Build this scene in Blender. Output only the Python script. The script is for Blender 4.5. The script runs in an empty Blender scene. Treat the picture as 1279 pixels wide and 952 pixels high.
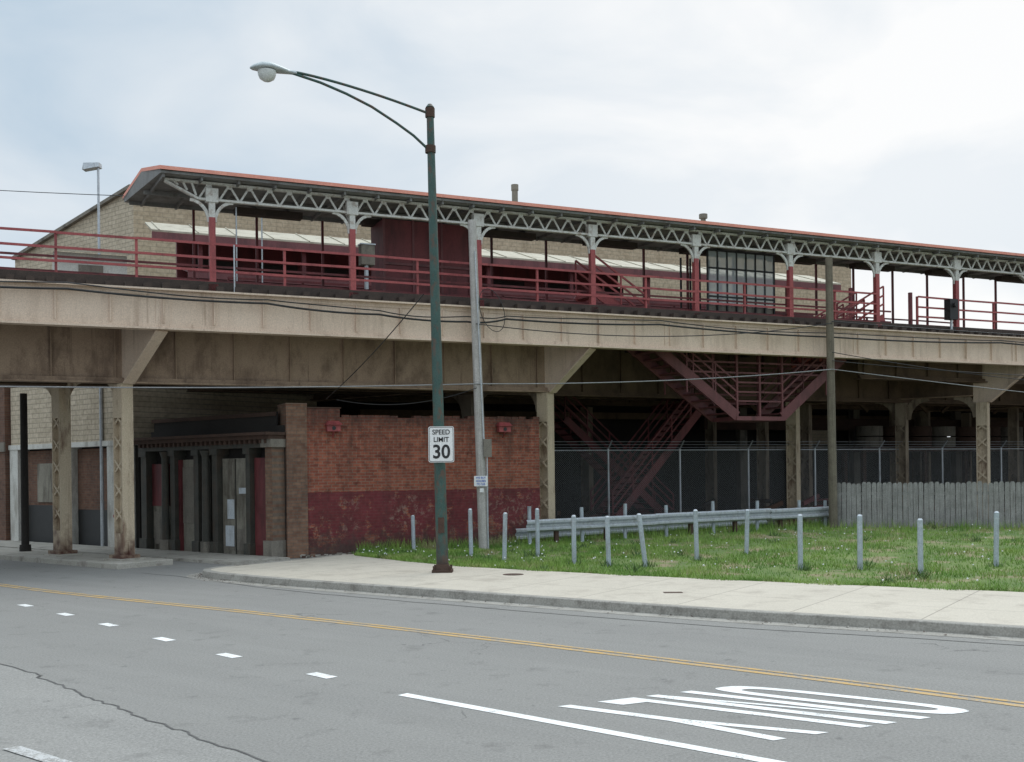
import bpy, math, random
from mathutils import Vector, Matrix
random.seed(7)
sc=bpy.context.scene
R=math.radians

# ------------------------------------------------------------------ materials
def newmat(name):
    m=bpy.data.materials.new(name); m.use_nodes=True
    nt=m.node_tree; nt.nodes.clear()
    out=nt.nodes.new('ShaderNodeOutputMaterial'); b=nt.nodes.new('ShaderNodeBsdfPrincipled')
    nt.links.new(b.outputs[0],out.inputs[0])
    return m,nt,b,out
def N(nt,t,**k):
    n=nt.nodes.new(t)
    for a,v in k.items(): setattr(n,a,v)
    return n
def setin(nt,sock,v):
    if hasattr(v,'is_output'): nt.links.new(v,sock)
    else: sock.default_value=v
def math_(nt,op,a,b=0.0,c=None,clamp=False):
    n=N(nt,'ShaderNodeMath',operation=op,use_clamp=clamp); setin(nt,n.inputs[0],a); setin(nt,n.inputs[1],b)
    if c is not None: setin(nt,n.inputs[2],c)
    return n.outputs[0]
def mix(nt,f,a,b,mode='MIX'):
    n=N(nt,'ShaderNodeMix',data_type='RGBA',blend_type=mode)
    setin(nt,n.inputs[0],f)
    for s,v in ((n.inputs[6],a),(n.inputs[7],b)):
        if isinstance(v,tuple) and len(v)==3: v=(*v,1)
        setin(nt,s,v)
    return n.outputs[2]
def coords(nt,scale=(1,1,1),rot=0):
    tc=N(nt,'ShaderNodeTexCoord'); mp=N(nt,'ShaderNodeMapping')
    r=N(nt,'ShaderNodeVectorRotate',rotation_type='Z_AXIS'); r.inputs['Angle'].default_value=rot
    nt.links.new(tc.outputs['Object'],r.inputs[0]); nt.links.new(r.outputs[0],mp.inputs[0])
    mp.inputs['Scale'].default_value=scale
    return mp.outputs[0]
def noise(nt,vec,scale,detail=4,rough=.55,dist=0):
    n=N(nt,'ShaderNodeTexNoise'); n.inputs['Scale'].default_value=scale; n.inputs['Detail'].default_value=detail
    n.inputs['Roughness'].default_value=rough; n.inputs['Distortion'].default_value=dist
    nt.links.new(vec,n.inputs['Vector']); return n.outputs[0]
def ramp(nt,f,a,b):
    n=N(nt,'ShaderNodeMapRange'); setin(nt,n.inputs[0],f); n.inputs[1].default_value=a; n.inputs[2].default_value=b
    return n.outputs[0]
def bump(nt,b,h,s=.3,d=.02):
    n=N(nt,'ShaderNodeBump'); n.inputs['Strength'].default_value=s; n.inputs['Distance'].default_value=d
    nt.links.new(h,n.inputs['Height']); nt.links.new(n.outputs[0],b.inputs['Normal'])
def zpos(nt):
    tc=N(nt,'ShaderNodeTexCoord'); s=N(nt,'ShaderNodeSeparateXYZ'); nt.links.new(tc.outputs['Object'],s.inputs[0]); return s.outputs[2]

def simple(name,c1,c2,scale=3,rough=.7,stain=None,stain_amt=.5,stain_lo=.5,stain_hi=.7,stretch=(1,1,.25),metal=0,bmp=.15,rustbase=None,fine=40,drip=None):
    m,nt,b,o=newmat(name)
    v=coords(nt); f=noise(nt,v,scale,3); col=mix(nt,ramp(nt,f,.3,.7),c1,c2)
    g=noise(nt,v,fine,2); col=mix(nt,.35,col,mix(nt,ramp(nt,g,.3,.7),tuple(x*.6 for x in c1),tuple(min(1,x*1.3) for x in c2)))
    if stain:
        vs=coords(nt,stretch); s=noise(nt,vs,scale*1.7,5,.65)
        col=mix(nt,math_(nt,'MULTIPLY',ramp(nt,s,stain_lo,stain_hi),stain_amt),col,stain)
    if drip:
        vd=coords(nt,(1,1,.04)); s=noise(nt,vd,7,4,.7); s2=noise(nt,v,.5,2)
        col=mix(nt,math_(nt,'MULTIPLY',math_(nt,'MULTIPLY',ramp(nt,s,.55,.68),ramp(nt,s2,.42,.6)),.55),col,drip)
    if rustbase:
        z=zpos(nt); h=math_(nt,'ADD',z,math_(nt,'MULTIPLY',noise(nt,v,4),-1.6))
        col=mix(nt,ramp(nt,h,.1,-.7),col,rustbase)
    nt.links.new(col,b.inputs['Base Color']); b.inputs['Roughness'].default_value=rough; b.inputs['Metallic'].default_value=metal
    bump(nt,b,g,bmp,.01)
    return m
U=Vector((.908,.419,0)).normalized(); Nn=Vector((-.419,.908,0)).normalized()
W=Vector((-.785,.62,0)).normalized()
def brick(name,dirv,c1,c2,mortar,bw=.22,rh=.075,lower=None,lowz=1.65,stain=(.05,.04,.035),stamt=.5,msize=.009):
    m,nt,b,o=newmat(name)
    tc=N(nt,'ShaderNodeTexCoord'); d=N(nt,'ShaderNodeVectorMath',operation='DOT_PRODUCT'); nt.links.new(tc.outputs['Object'],d.inputs[0]); d.inputs[1].default_value=dirv
    s=N(nt,'ShaderNodeSeparateXYZ'); nt.links.new(tc.outputs['Object'],s.inputs[0])
    c=N(nt,'ShaderNodeCombineXYZ'); nt.links.new(d.outputs['Value'],c.inputs[0]); nt.links.new(s.outputs[2],c.inputs[1])
    bt=N(nt,'ShaderNodeTexBrick'); nt.links.new(c.outputs[0],bt.inputs['Vector'])
    bt.inputs['Scale'].default_value=1; bt.inputs['Brick Width'].default_value=bw; bt.inputs['Row Height'].default_value=rh; bt.inputs['Mortar Size'].default_value=msize
    bt.inputs['Color1'].default_value=(*c1,1); bt.inputs['Color2'].default_value=(*c2,1); bt.inputs['Mortar'].default_value=(*mortar,1)
    bt.inputs['Mortar Smooth'].default_value=.3
    v=coords(nt); col=bt.outputs['Color']
    if lower:
        n2=noise(nt,v,6); z=math_(nt,'ADD',s.outputs[2],math_(nt,'MULTIPLY',n2,.06))
        big=noise(nt,v,.8,5,.65)
        flake=noise(nt,v,3.2,7,.8)
        worn=ramp(nt,math_(nt,'ADD',flake,math_(nt,'MULTIPLY',ramp(nt,s.outputs[2],1.2,.2),.06)),.62,.575)
        lo=math_(nt,'MULTIPLY',math_(nt,'LESS_THAN',z,lowz),worn)
        lcol=mix(nt,.16,mix(nt,ramp(nt,noise(nt,v,1.5,4),.35,.65),lower,tuple(x*.6 for x in lower)),bt.outputs['Color'])
        col=mix(nt,ramp(nt,noise(nt,v,5,5,.7),.50,.64),col,mix(nt,1,col,(.6,.55,.55),'MULTIPLY'))
        col=mix(nt,lo,col,lcol)
        lowm=ramp(nt,s.outputs[2],2.0,1.1)
        pw=math_(nt,'MULTIPLY',ramp(nt,noise(nt,v,8,6,.8,.3),.53,.60),ramp(nt,big,.50,.58))
        col=mix(nt,math_(nt,'MULTIPLY',math_(nt,'MULTIPLY',pw,lowm),.65),col,(.36,.25,.20))
        so=math_(nt,'MULTIPLY',ramp(nt,noise(nt,coords(nt,(2.2,2.2,.25)),1.5,6,.7),.45,.66),ramp(nt,s.outputs[2],.9,3.4))
        col=mix(nt,math_(nt,'MULTIPLY',so,.7),col,(.045,.024,.019))
        top=ramp(nt,math_(nt,'ADD',s.outputs[2],math_(nt,'MULTIPLY',n2,.5)),3.35,3.75)
        col=mix(nt,math_(nt,'MULTIPLY',top,.6),col,(.05,.03,.024))
        damp=ramp(nt,math_(nt,'ADD',s.outputs[2],math_(nt,'MULTIPLY',n2,-1.0)),.15,-.3)
        col=mix(nt,math_(nt,'MULTIPLY',damp,.75),col,(.07,.055,.045))
    st=noise(nt,coords(nt,(1,1,.35)),1.3,6,.65)
    col=mix(nt,math_(nt,'MULTIPLY',ramp(nt,st,.48,.72),stamt),col,stain)
    sp=noise(nt,v,9,3); col=mix(nt,ramp(nt,sp,.35,.75),col,mix(nt,1,col,(.68,.66,.64),'MULTIPLY'))
    nt.links.new(col,b.inputs['Base Color']); b.inputs['Roughness'].default_value=.9
    bump(nt,b,bt.outputs['Fac'],-.4,.01)
    return m

RUST=(.13,.055,.03)
M={}
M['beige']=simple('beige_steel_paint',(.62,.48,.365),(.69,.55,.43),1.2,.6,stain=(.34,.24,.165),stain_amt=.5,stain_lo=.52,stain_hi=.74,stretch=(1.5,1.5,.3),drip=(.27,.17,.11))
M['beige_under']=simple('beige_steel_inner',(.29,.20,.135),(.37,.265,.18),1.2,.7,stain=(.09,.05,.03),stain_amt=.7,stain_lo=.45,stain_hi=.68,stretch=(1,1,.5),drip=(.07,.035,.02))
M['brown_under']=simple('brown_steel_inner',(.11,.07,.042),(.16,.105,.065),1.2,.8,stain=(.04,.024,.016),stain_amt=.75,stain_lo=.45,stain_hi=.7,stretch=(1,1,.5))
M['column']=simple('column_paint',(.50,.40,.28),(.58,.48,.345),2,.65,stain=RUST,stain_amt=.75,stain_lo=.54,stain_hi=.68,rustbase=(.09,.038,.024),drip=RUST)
M['colinner']=simple('column_paint_shaded',(.24,.19,.135),(.31,.25,.18),2,.7,stain=(.07,.04,.025),stain_amt=.8,stain_lo=.48,stain_hi=.66,rustbase=(.07,.035,.024))  # darker copy of the column paint, under-deck shade put into the colour
M['red']=simple('red_railing_paint',(.27,.05,.055),(.38,.085,.08),2,.55,stain=(.09,.02,.02),stain_amt=.65,stain_lo=.5,stain_hi=.7)
M['maroon']=simple('maroon_paint',(.12,.024,.027),(.18,.038,.040),1.5,.6,stain=(.04,.012,.012),stain_amt=.7,stain_lo=.46,stain_hi=.66)
M['stairred']=simple('stair_maroon_paint',(.13,.042,.044),(.19,.066,.067),2,.6,stain=(.04,.018,.018),stain_amt=.6)
M['darkwood']=simple('tie_timber',(.035,.026,.022),(.07,.05,.04),3,.9)
M['plank']=simple('platform_plank',(.12,.10,.085),(.18,.15,.12),3,.9)
M['soffit']=simple('soffit_boards',(.17,.17,.165),(.24,.24,.23),2,.8,stain=(.07,.05,.04),stain_amt=.6)
M['trusswhite']=simple('truss_weathered_white',(.52,.51,.47),(.64,.63,.59),4,.6,stain=(.22,.13,.08),stain_amt=.6,stain_lo=.52,stain_hi=.68,stretch=(1,1,1))
M['redroof']=simple('red_roofing',(.72,.26,.19),(.80,.36,.27),1.5,.75,stain=(.55,.22,.17),stain_amt=.6,stretch=(1,1,1))
M['paleroof']=simple('pale_roofing',(.38,.345,.26),(.47,.435,.34),1.2,.7,stain=(.22,.18,.13),stain_amt=.7,stretch=(1,1,1))
M['dark']=simple('shade_dark_fill',(.018,.015,.013),(.035,.03,.026),1.2,.9)  # near-black: painted shade on the under-deck backdrop, also dark openings and post
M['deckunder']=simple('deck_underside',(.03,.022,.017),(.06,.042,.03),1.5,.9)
M['galv']=simple('galvanized_steel',(.42,.45,.48),(.55,.58,.60),6,.45,metal=.55,stain=(.20,.17,.14),stain_amt=.4)
M['postpaint']=simple('guard_post_paint',(.34,.39,.43),(.44,.49,.53),6,.55,stain=(.20,.15,.12),stain_amt=.5)
M['lampgreen']=simple('green_pole_paint',(.025,.065,.055),(.05,.10,.085),3,.6,stain=(.11,.06,.04),stain_amt=.8,stain_lo=.50,stain_hi=.62,stretch=(2,2,.8),rustbase=(.05,.03,.022))
M['lampgrey']=simple('lamp_housing_grey',(.38,.42,.42),(.48,.52,.52),8,.4,metal=.2)
M['lens']=simple('lamp_lens_glass',(.55,.57,.55),(.66,.68,.65),8,.2)
M['polegrey']=simple('weathered_pole_grey',(.36,.34,.31),(.50,.48,.45),5,.9,stain=(.16,.13,.11),stain_amt=.6,stretch=(4,4,.1))
M['polebrown']=simple('creosote_pole',(.12,.10,.075),(.19,.165,.12),5,.9,stain=(.05,.04,.03),stain_amt=.7,stretch=(5,5,.1))
M['fencewood']=simple('weathered_fence_wood',(.20,.195,.185),(.34,.33,.315),4,.9,stain=(.09,.08,.07),stain_amt=.75,stretch=(8,8,.2))
M['white']=simple('sign_white',(.74,.74,.72),(.80,.80,.78),5,.4)
M['black']=simple('black_paint',(.012,.012,.012),(.02,.02,.02),5,.5)
M['cable']=simple('grey_cable',(.20,.20,.20),(.28,.28,.28),5,.5)
M['blue']=simple('blue_print',(.03,.10,.45),(.04,.12,.5),5,.5)
M['concrete']=simple('old_concrete',(.34,.32,.27),(.44,.41,.36),1.5,.9,stain=(.14,.12,.10),stain_amt=.7,stretch=(1,1,1))
M['kerb']=simple('kerb_concrete',(.25,.235,.205),(.37,.35,.31),2,.9,stain=(.11,.095,.08),stain_amt=.8,stretch=(1,1,1))
M['stone']=simple('grey_limestone',(.17,.15,.125),(.25,.225,.185),2,.9,stain=(.05,.045,.04),stain_amt=.7)
M['darkgreen']=simple('dark_green_trim',(.035,.036,.03),(.075,.07,.055),3,.7,stain=(.09,.05,.03),stain_amt=.5)
M['panel']=simple('grey_door_panel',(.22,.20,.16),(.30,.28,.225),2,.8,stain=(.07,.055,.04),stain_amt=.75,stain_lo=.45,stain_hi=.65)
M['rusty']=simple('rusty_iron',(.05,.03,.022),(.09,.05,.035),3,.9)
M['paper']=simple('notice_paper',(.50,.55,.59),(.62,.65,.67),5,.8,stain=(.3,.28,.24),stain_amt=.4)
M['whitewall']=simple('white_painted_wall',(.52,.51,.46),(.66,.65,.60),1.5,.8,stain=(.20,.17,.13),stain_amt=.7)
M['brickred']=brick('red_brick',U,(.40,.125,.07),(.28,.075,.045),(.28,.19,.14),lower=(.165,.022,.036),stamt=.3)
M['bricktan']=brick('tan_brick',U,(.27,.155,.10),(.19,.095,.06),(.17,.13,.10),stamt=.7)
M['bricktanW']=brick('tan_brick_side',W,(.27,.17,.11),(.19,.10,.065),(.17,.13,.10))
M['brickcream']=brick('cream_brick',U,(.60,.49,.34),(.53,.43,.29),(.42,.35,.25),bw=.42,rh=.15,stain=(.36,.28,.19),stamt=.35,msize=.014)
M['brickcreamW']=brick('cream_brick_side',W,(.62,.53,.40),(.54,.46,.34),(.36,.31,.24),bw=.42,rh=.15,stain=(.28,.22,.15),stamt=.4,msize=.014)
M['brickbrown']=brick('brown_brick',W,(.22,.11,.07),(.15,.075,.05),(.16,.12,.09))
M['foliage']=simple('leaf_green',(.06,.12,.03),(.11,.18,.05),3,.7)
M['bark']=simple('bark',(.09,.07,.05),(.14,.11,.08),6,.9)
m,nt,b,o=newmat('shelter_glass'); b.inputs['Base Color'].default_value=(.55,.6,.62,1); b.inputs['Roughness'].default_value=.15; b.inputs['Alpha'].default_value=.45; M['glass']=m
m,nt,b,o=newmat('chain_link_mesh')
tc=N(nt,'ShaderNodeTexCoord'); d=N(nt,'ShaderNodeVectorMath',operation='DOT_PRODUCT'); nt.links.new(tc.outputs['Object'],d.inputs[0]); d.inputs[1].default_value=U
z=zpos(nt); a=math_(nt,'PINGPONG',math_(nt,'ADD',d.outputs['Value'],z),.035); c=math_(nt,'PINGPONG',math_(nt,'SUBTRACT',d.outputs['Value'],z),.035)
w=math_(nt,'MAXIMUM',math_(nt,'LESS_THAN',a,.0028),math_(nt,'LESS_THAN',c,.0028))
b.inputs['Base Color'].default_value=(.27,.28,.28,1); b.inputs['Roughness'].default_value=.6
nt.links.new(w,b.inputs['Alpha']); M['link']=m
def asphalt(name,mul):
    m,nt,b,o=newmat(name)
    ang=math.atan2(.6,.8)
    def c3(*c): return tuple(x*mul for x in c)
    v=coords(nt); vl=coords(nt,(.08,1.1,1),ang)
    col=mix(nt,ramp(nt,noise(nt,v,.35,5,.6),.3,.7),c3(.19,.182,.166),c3(.24,.231,.212))
    col=mix(nt,math_(nt,'MULTIPLY',ramp(nt,noise(nt,vl,1.2,5,.6),.42,.68),.55),col,c3(.135,.13,.12))
    col=mix(nt,math_(nt,'MULTIPLY',ramp(nt,noise(nt,vl,2.6,3,.6),.5,.75),.4),col,c3(.30,.29,.27))
    g=noise(nt,v,42,4,.9); col=mix(nt,.65,col,mix(nt,ramp(nt,g,.3,.7),c3(.085,.082,.075),c3(.37,.36,.335)))
    col=mix(nt,math_(nt,'MULTIPLY',ramp(nt,noise(nt,v,1.9,6,.7),.57,.68),.45),col,c3(.11,.105,.097))
    spots=ramp(nt,noise(nt,v,4.5,2,.5),.70,.76); col=mix(nt,math_(nt,'MULTIPLY',spots,.45),col,c3(.075,.072,.068))
    vo=N(nt,'ShaderNodeTexVoronoi',feature='DISTANCE_TO_EDGE'); vo.inputs['Scale'].default_value=.22
    dv=N(nt,'ShaderNodeVectorMath',operation='ADD'); nz=N(nt,'ShaderNodeTexNoise'); nz.inputs['Scale'].default_value=1.3; nz.inputs['Detail'].default_value=6
    nt.links.new(v,nz.inputs['Vector']); nt.links.new(v,dv.inputs[0]); nt.links.new(nz.outputs['Color'],dv.inputs[1]); nt.links.new(dv.outputs[0],vo.inputs['Vector'])
    crack=math_(nt,'MULTIPLY',math_(nt,'LESS_THAN',vo.outputs[0],.002),ramp(nt,noise(nt,v,.5,2),.54,.60))
    col=mix(nt,math_(nt,'MULTIPLY',crack,.6),col,(.07,.068,.063))
    nt.links.new(col,b.inputs['Base Color']); b.inputs['Roughness'].default_value=.9; bump(nt,b,g,.35,.01); return m
M['asphalt']=asphalt('asphalt',1.0); M['patch']=asphalt('older_asphalt',1.13)
kd=Vector((.83,-.557,0)).normalized(); kp=Vector((.557,.83,0))
m,nt,b,o=newmat('sidewalk_concrete')
tc=N(nt,'ShaderNodeTexCoord')
def dot(dv_):
    d=N(nt,'ShaderNodeVectorMath',operation='DOT_PRODUCT'); nt.links.new(tc.outputs['Object'],d.inputs[0]); d.inputs[1].default_value=dv_; return d.outputs['Value']
j=math_(nt,'MAXIMUM',math_(nt,'LESS_THAN',math_(nt,'PINGPONG',dot(kd),.85),.010),math_(nt,'LESS_THAN',math_(nt,'PINGPONG',math_(nt,'ADD',dot(kp),.35),.9),.008))
cell=N(nt,'ShaderNodeTexWhiteNoise',noise_dimensions='1D'); nt.links.new(math_(nt,'FLOOR',math_(nt,'DIVIDE',dot(kd),1.7)),cell.inputs['W'])
v=coords(nt); col=mix(nt,ramp(nt,noise(nt,v,.7,5,.6),.3,.7),(.47,.42,.34),(.56,.505,.415))
col=mix(nt,math_(nt,'MULTIPLY',cell.outputs['Value'],.35),col,(.38,.345,.285))
g=noise(nt,v,45,3,.75); col=mix(nt,.45,col,mix(nt,ramp(nt,g,.3,.7),(.33,.30,.25),(.66,.60,.50)))
col=mix(nt,math_(nt,'MULTIPLY',ramp(nt,noise(nt,v,1.6,6,.7),.52,.68),.55),col,(.31,.27,.22))
col=mix(nt,math_(nt,'MULTIPLY',j,.6),col,(.16,.135,.11))
nt.links.new(col,b.inputs['Base Color']); b.inputs['Roughness'].default_value=.9; bump(nt,b,g,.2,.01); M['sidewalk']=m
def paint(name,c,wear):
    m,nt,b,o=newmat(name); v=coords(nt)
    w=math_(nt,'ADD',math_(nt,'MULTIPLY',noise(nt,v,34,4,.85),.6),math_(nt,'MULTIPLY',noise(nt,v,3,4,.7),.4))
    col=mix(nt,ramp(nt,w,wear,wear+.07),c,(.23,.22,.20)); col=mix(nt,math_(nt,'MULTIPLY',ramp(nt,noise(nt,v,2,4,.7),.4,.7),.3),col,(.40,.39,.36)); nt.links.new(col,b.inputs['Base Color']); b.inputs['Roughness'].default_value=.7; return m
M['wpaint']=paint('white_road_paint',(.80,.80,.78),.55); M['wpaint_worn']=paint('worn_white_road_paint',(.5,.5,.49),.46); M['ypaint']=paint('yellow_road_paint',(.52,.32,.09),.49)
M['tar']=simple('tar_seam',(.06,.058,.054),(.11,.105,.098),5,.8)
M['dirt']=simple('dirt_ground',(.15,.125,.095),(.22,.19,.15),.6,.95)
m,nt,b,o=newmat('grass_ground'); v=coords(nt)
col=mix(nt,ramp(nt,noise(nt,v,.8,5,.65),.35,.65),(.085,.14,.035),(.15,.20,.055)); col=mix(nt,math_(nt,'MULTIPLY',ramp(nt,noise(nt,v,1.1,5,.65),.52,.60),.85),col,(.26,.21,.13))
nt.links.new(col,b.inputs['Base Color']); b.inputs['Roughness'].default_value=.95; M['grassg']=m
m,nt,b,o=newmat('grass_blades'); v=coords(nt)
col=mix(nt,ramp(nt,noise(nt,v,.7,5,.65),.35,.65),(.10,.225,.03),(.24,.36,.065)); col=mix(nt,math_(nt,'MULTIPLY',ramp(nt,noise(nt,v,25,2,.6),.50,.70),.45),col,(.33,.36,.13))
col=mix(nt,math_(nt,'MULTIPLY',ramp(nt,noise(nt,v,1.1,5,.65),.54,.65),.7),col,(.36,.31,.17))
nt.links.new(col,b.inputs['Base Color']); b.inputs['Roughness'].default_value=.7; M['blade']=m

# ------------------------------------------------------------------ mesh builder
class MB:
    def __init__(s): s.v=[];s.f=[];s.mi=[];s.sm=[];s.mats=[]
    def mat(s,k):
        if k not in s.mats: s.mats.append(k)
        return s.mats.index(k)
    def add(s,vs,fs,k,smooth=False):
        o=len(s.v); s.v+= [tuple(x) for x in vs]; i=s.mat(k)
        for f in fs: s.f.append([o+a for a in f]); s.mi.append(i); s.sm.append(smooth)
    def hexa(s,c,k):
        s.add(c,[(0,3,2,1),(4,5,6,7),(0,1,5,4),(1,2,6,5),(2,3,7,6),(3,0,4,7)],k)
    def box(s,F,a0,a1,b0,b1,z0,z1,k):
        P=F
        s.hexa([P(a0,b0,z0),P(a1,b0,z0),P(a1,b1,z0),P(a0,b1,z0),P(a0,b0,z1),P(a1,b0,z1),P(a1,b1,z1),P(a0,b1,z1)],k)
    def beam(s,p,q,w,h,k,up=Vector((0,0,1))):
        p=Vector(p);q=Vector(q);d=(q-p).normalized()
        if abs(d.dot(up))>.98: up=Nn
        x=d.cross(up).normalized()*w/2; y=x.cross(d).normalized()*h/2
        s.hexa([p-x-y,p+x-y,q+x-y,q-x-y,p-x+y,p+x+y,q+x+y,q-x+y],k)
    def cyl(s,p,q,r0,r1,k,n=10,cap=True):
        p=Vector(p);q=Vector(q);d=(q-p).normalized(); up=Vector((0,0,1)) if abs(d.z)<.95 else Vector((1,0,0))
        x=d.cross(up).normalized(); y=d.cross(x)
        vs=[p+(x*math.cos(t)+y*math.sin(t))*r0 for t in [2*math.pi*i/n for i in range(n)]]+[q+(x*math.cos(t)+y*math.sin(t))*r1 for t in [2*math.pi*i/n for i in range(n)]]
        s.add(vs,[(i,(i+1)%n,n+(i+1)%n,n+i) for i in range(n)],k,True)
        if cap: s.add(vs,[tuple(range(n))[::-1],tuple(range(n,2*n))],k)
    def tube(s,pts,r,k,n=6):
        for a,b in zip(pts[:-1],pts[1:]): s.cyl(a,b,r,r,k,n,False)
    def prism(s,poly,z0,z1,k):
        n=len(poly); vs=[(x,y,z0) for x,y in poly]+[(x,y,z1) for x,y in poly]
        s.add(vs,[tuple(range(n))[::-1],tuple(range(n,2*n))]+[(i,(i+1)%n,n+(i+1)%n,n+i) for i in range(n)],k)
    def sheet(s,poly,z,k):
        s.add([(x,y,z) for x,y in poly],[tuple(range(len(poly)))],k)
    def ribbon(s,pts,w,z,k):
        L=[];Rr=[]
        for i,p in enumerate(pts):
            a=Vector(pts[max(i-1,0)]);b=Vector(pts[min(i+1,len(pts)-1)]);d=(b-a).normalized();n=Vector((-d.y,d.x))*w/2
            L.append((p[0]+n.x,p[1]+n.y,z));Rr.append((p[0]-n.x,p[1]-n.y,z))
        m=len(pts); s.add(L+Rr,[(i,m+i,m+i+1,i+1) for i in range(m-1)],k)
    def done(s,name,parent=None,bevel=0):
        me=bpy.data.meshes.new(name); me.from_pydata(s.v,[],s.f)
        for k in s.mats: me.materials.append(M[k])
        me.polygons.foreach_set('material_index',s.mi); me.polygons.foreach_set('use_smooth',s.sm); me.update()
        ob=bpy.data.objects.new(name,me); sc.collection.objects.link(ob)
        if bevel:
            md=ob.modifiers.new('bevel','BEVEL'); md.width=bevel; md.segments=2; md.limit_method='ANGLE'
        if parent: ob.parent=parent
        return ob
def empty(name):
    e=bpy.data.objects.new(name,None); e.empty_display_size=.2; sc.collection.objects.link(e); return e
P0=Vector((-7.8,24.3,0))
def V(s,o,z): return P0+U*s+Nn*o+Vector((0,0,z))      # viaduct frame
F0=Vector((-5.85,26.5,0)); OUT=Vector((-.62,-.785,0))
def Fs(t,o,z): return F0+W*t-OUT*o+Vector((0,0,z))     # street-facade frame
def G(x,y,z): return Vector((x,y,z))
rnd=random.random
def slab(b,pts,t,k):
    n=len(pts); b.add([p for p in pts]+[p+Vector((0,0,t)) for p in pts],[tuple(range(n))[::-1],tuple(range(n,2*n))]+[(i,(i+1)%n,n+(i+1)%n,n+i) for i in range(n)],k)
def smooth(pts,n=8):
    out=[]
    for i in range(len(pts)-1):
        p0=Vector(pts[max(i-1,0)]);p1=Vector(pts[i]);p2=Vector(pts[i+1]);p3=Vector(pts[min(i+2,len(pts)-1)])
        for j in range(n):
            t=j/n; out.append(tuple(.5*((2*p1)+(p2-p0)*t+(2*p0-5*p1+4*p2-p3)*t*t+(-p0+3*p1-3*p2+p3)*t**3)))
    out.append(tuple(pts[-1])); return out

# ------------------------------------------------------------------ ground / road
b=MB(); b.sheet([(-900,-900),(900,-900),(900,900),(-900,900)],-.03,'dirt'); b.done('ground')
b=MB(); b.sheet([(-90,-60),(90,-60),(90,-38),(6.3,14.5),(-4,23.5),(-3,27.0),(-5.5,27.2),(-10.5,31),(-60,72),(-90,80)],0,'asphalt'); b.done('road')
b=MB()
yel=[(-22,31),(-13,23.6),(-8.66,19.8),(-4.13,16.4),(-.40,13.5),(2.18,11.34),(4.43,9.36),(10,4.2),(20,-5)]
ys=smooth(yel)
b.ribbon(ys,.09,.004,'ypaint')
b.ribbon([(x+.09,y+.11) for x,y in ys],.07,.004,'ypaint')
for (x,y) in [(-9.2,18.9),(-7.95,17.6),(-6.8,16.4),(-5.7,15.2),(-4.47,13.8),(-3.3,12.5),(-2.0,11.2)]:
    d=Vector((.70,-.71)); b.ribbon([(x-d.x*.19,y-d.y*.19),(x+d.x*.19,y+d.y*.19)],.14,.004,'wpaint')
b.ribbon([(-1.06,10.2),(.4,8.93),(1.83,7.70),(5,5.0),(9,1.6)],.12,.004,'wpaint')
b.ribbon([(-3.9,8.35),(-3.15,7.75)],.13,.012,'wpaint_worn')
A0=Vector((2.22,10.46)); Av=Vector((-1.98,-.93)); Bv=Vector((1.80,-1.20))
def L(a,c): p=A0+Av*a+Bv*c; return (p.x,p.y)
def poly(pts): b.sheet([L(*p) for p in pts],.004,'wpaint')
w=.06
no=32; outer=[];inner=[]
def sup(cx,cy,rx,ry,t,e):
    c,s_=math.cos(t),math.sin(t); return (cx+rx*math.copysign(abs(c)**e,c),cy+ry*math.copysign(abs(s_)**e,s_))
for i in range(no):
    t=2*math.pi*i/no; outer.append(L(*sup(.115,.5,.115,.5,t,.6))); inner.append(L(*sup(.115,.5,.056,.40,t,.6)))
b.add([(x,y,.004) for x,y in outer+inner],[(i,(i+1)%no,no+(i+1)%no,no+i) for i in range(no)],'wpaint')
poly([(.28,0),(.28+w,0),(.28+w,1),(.28,1)]); poly([(.45,0),(.45+w,0),(.45+w,1),(.45,1)])
poly([(.28+w,.98),(.28+w,.76),(.45,.02),(.45,.24)])
poly([(.57,0),(.57+w,0),(.57+w,1),(.57,1)]); poly([(.57+w,0),(.745,0),(.745,.12),(.57+w,.12)])
poly([(.87,0),(.87+w,0),(.87+w,.50),(.87,.50)]); poly([(.87,.50),(.90,.50),(.90,.64),(.78+w,1),(.78,1)]); poly([(.90,.50),(.87+w,.50),(1.03,1),(1.03-w,1),(.90,.64)])
b.done('road_markings')
b=MB()
seam=[(-12,17.5),(-5.74,12.1),(-4.9,11.2),(-3.9,10.1),(-2.9,9.0),(-1.81,7.88),(0,5.8)]
sm=[(x+random.uniform(-.03,.03),y+random.uniform(-.03,.03)) for x,y in smooth(seam,14)]
b.ribbon(sm,.022,.008,'tar')
b.ribbon([(x+random.uniform(-.02,.02),y+random.uniform(-.02,.02)) for x,y in smooth([(-8.0,23.2),(-6.6,22.0),(-4.2,19.5),(-.9,16.9),(2.6,14.4),(6.1,12.4),(12,8.4)],10)],.03,.004,'tar')
b.done('road_tar_seam')
b=MB(); b.sheet([(x,y) for x,y in sm]+[(-3,3),(-14,13)],.004,'patch'); b.done('road_patch')

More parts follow.
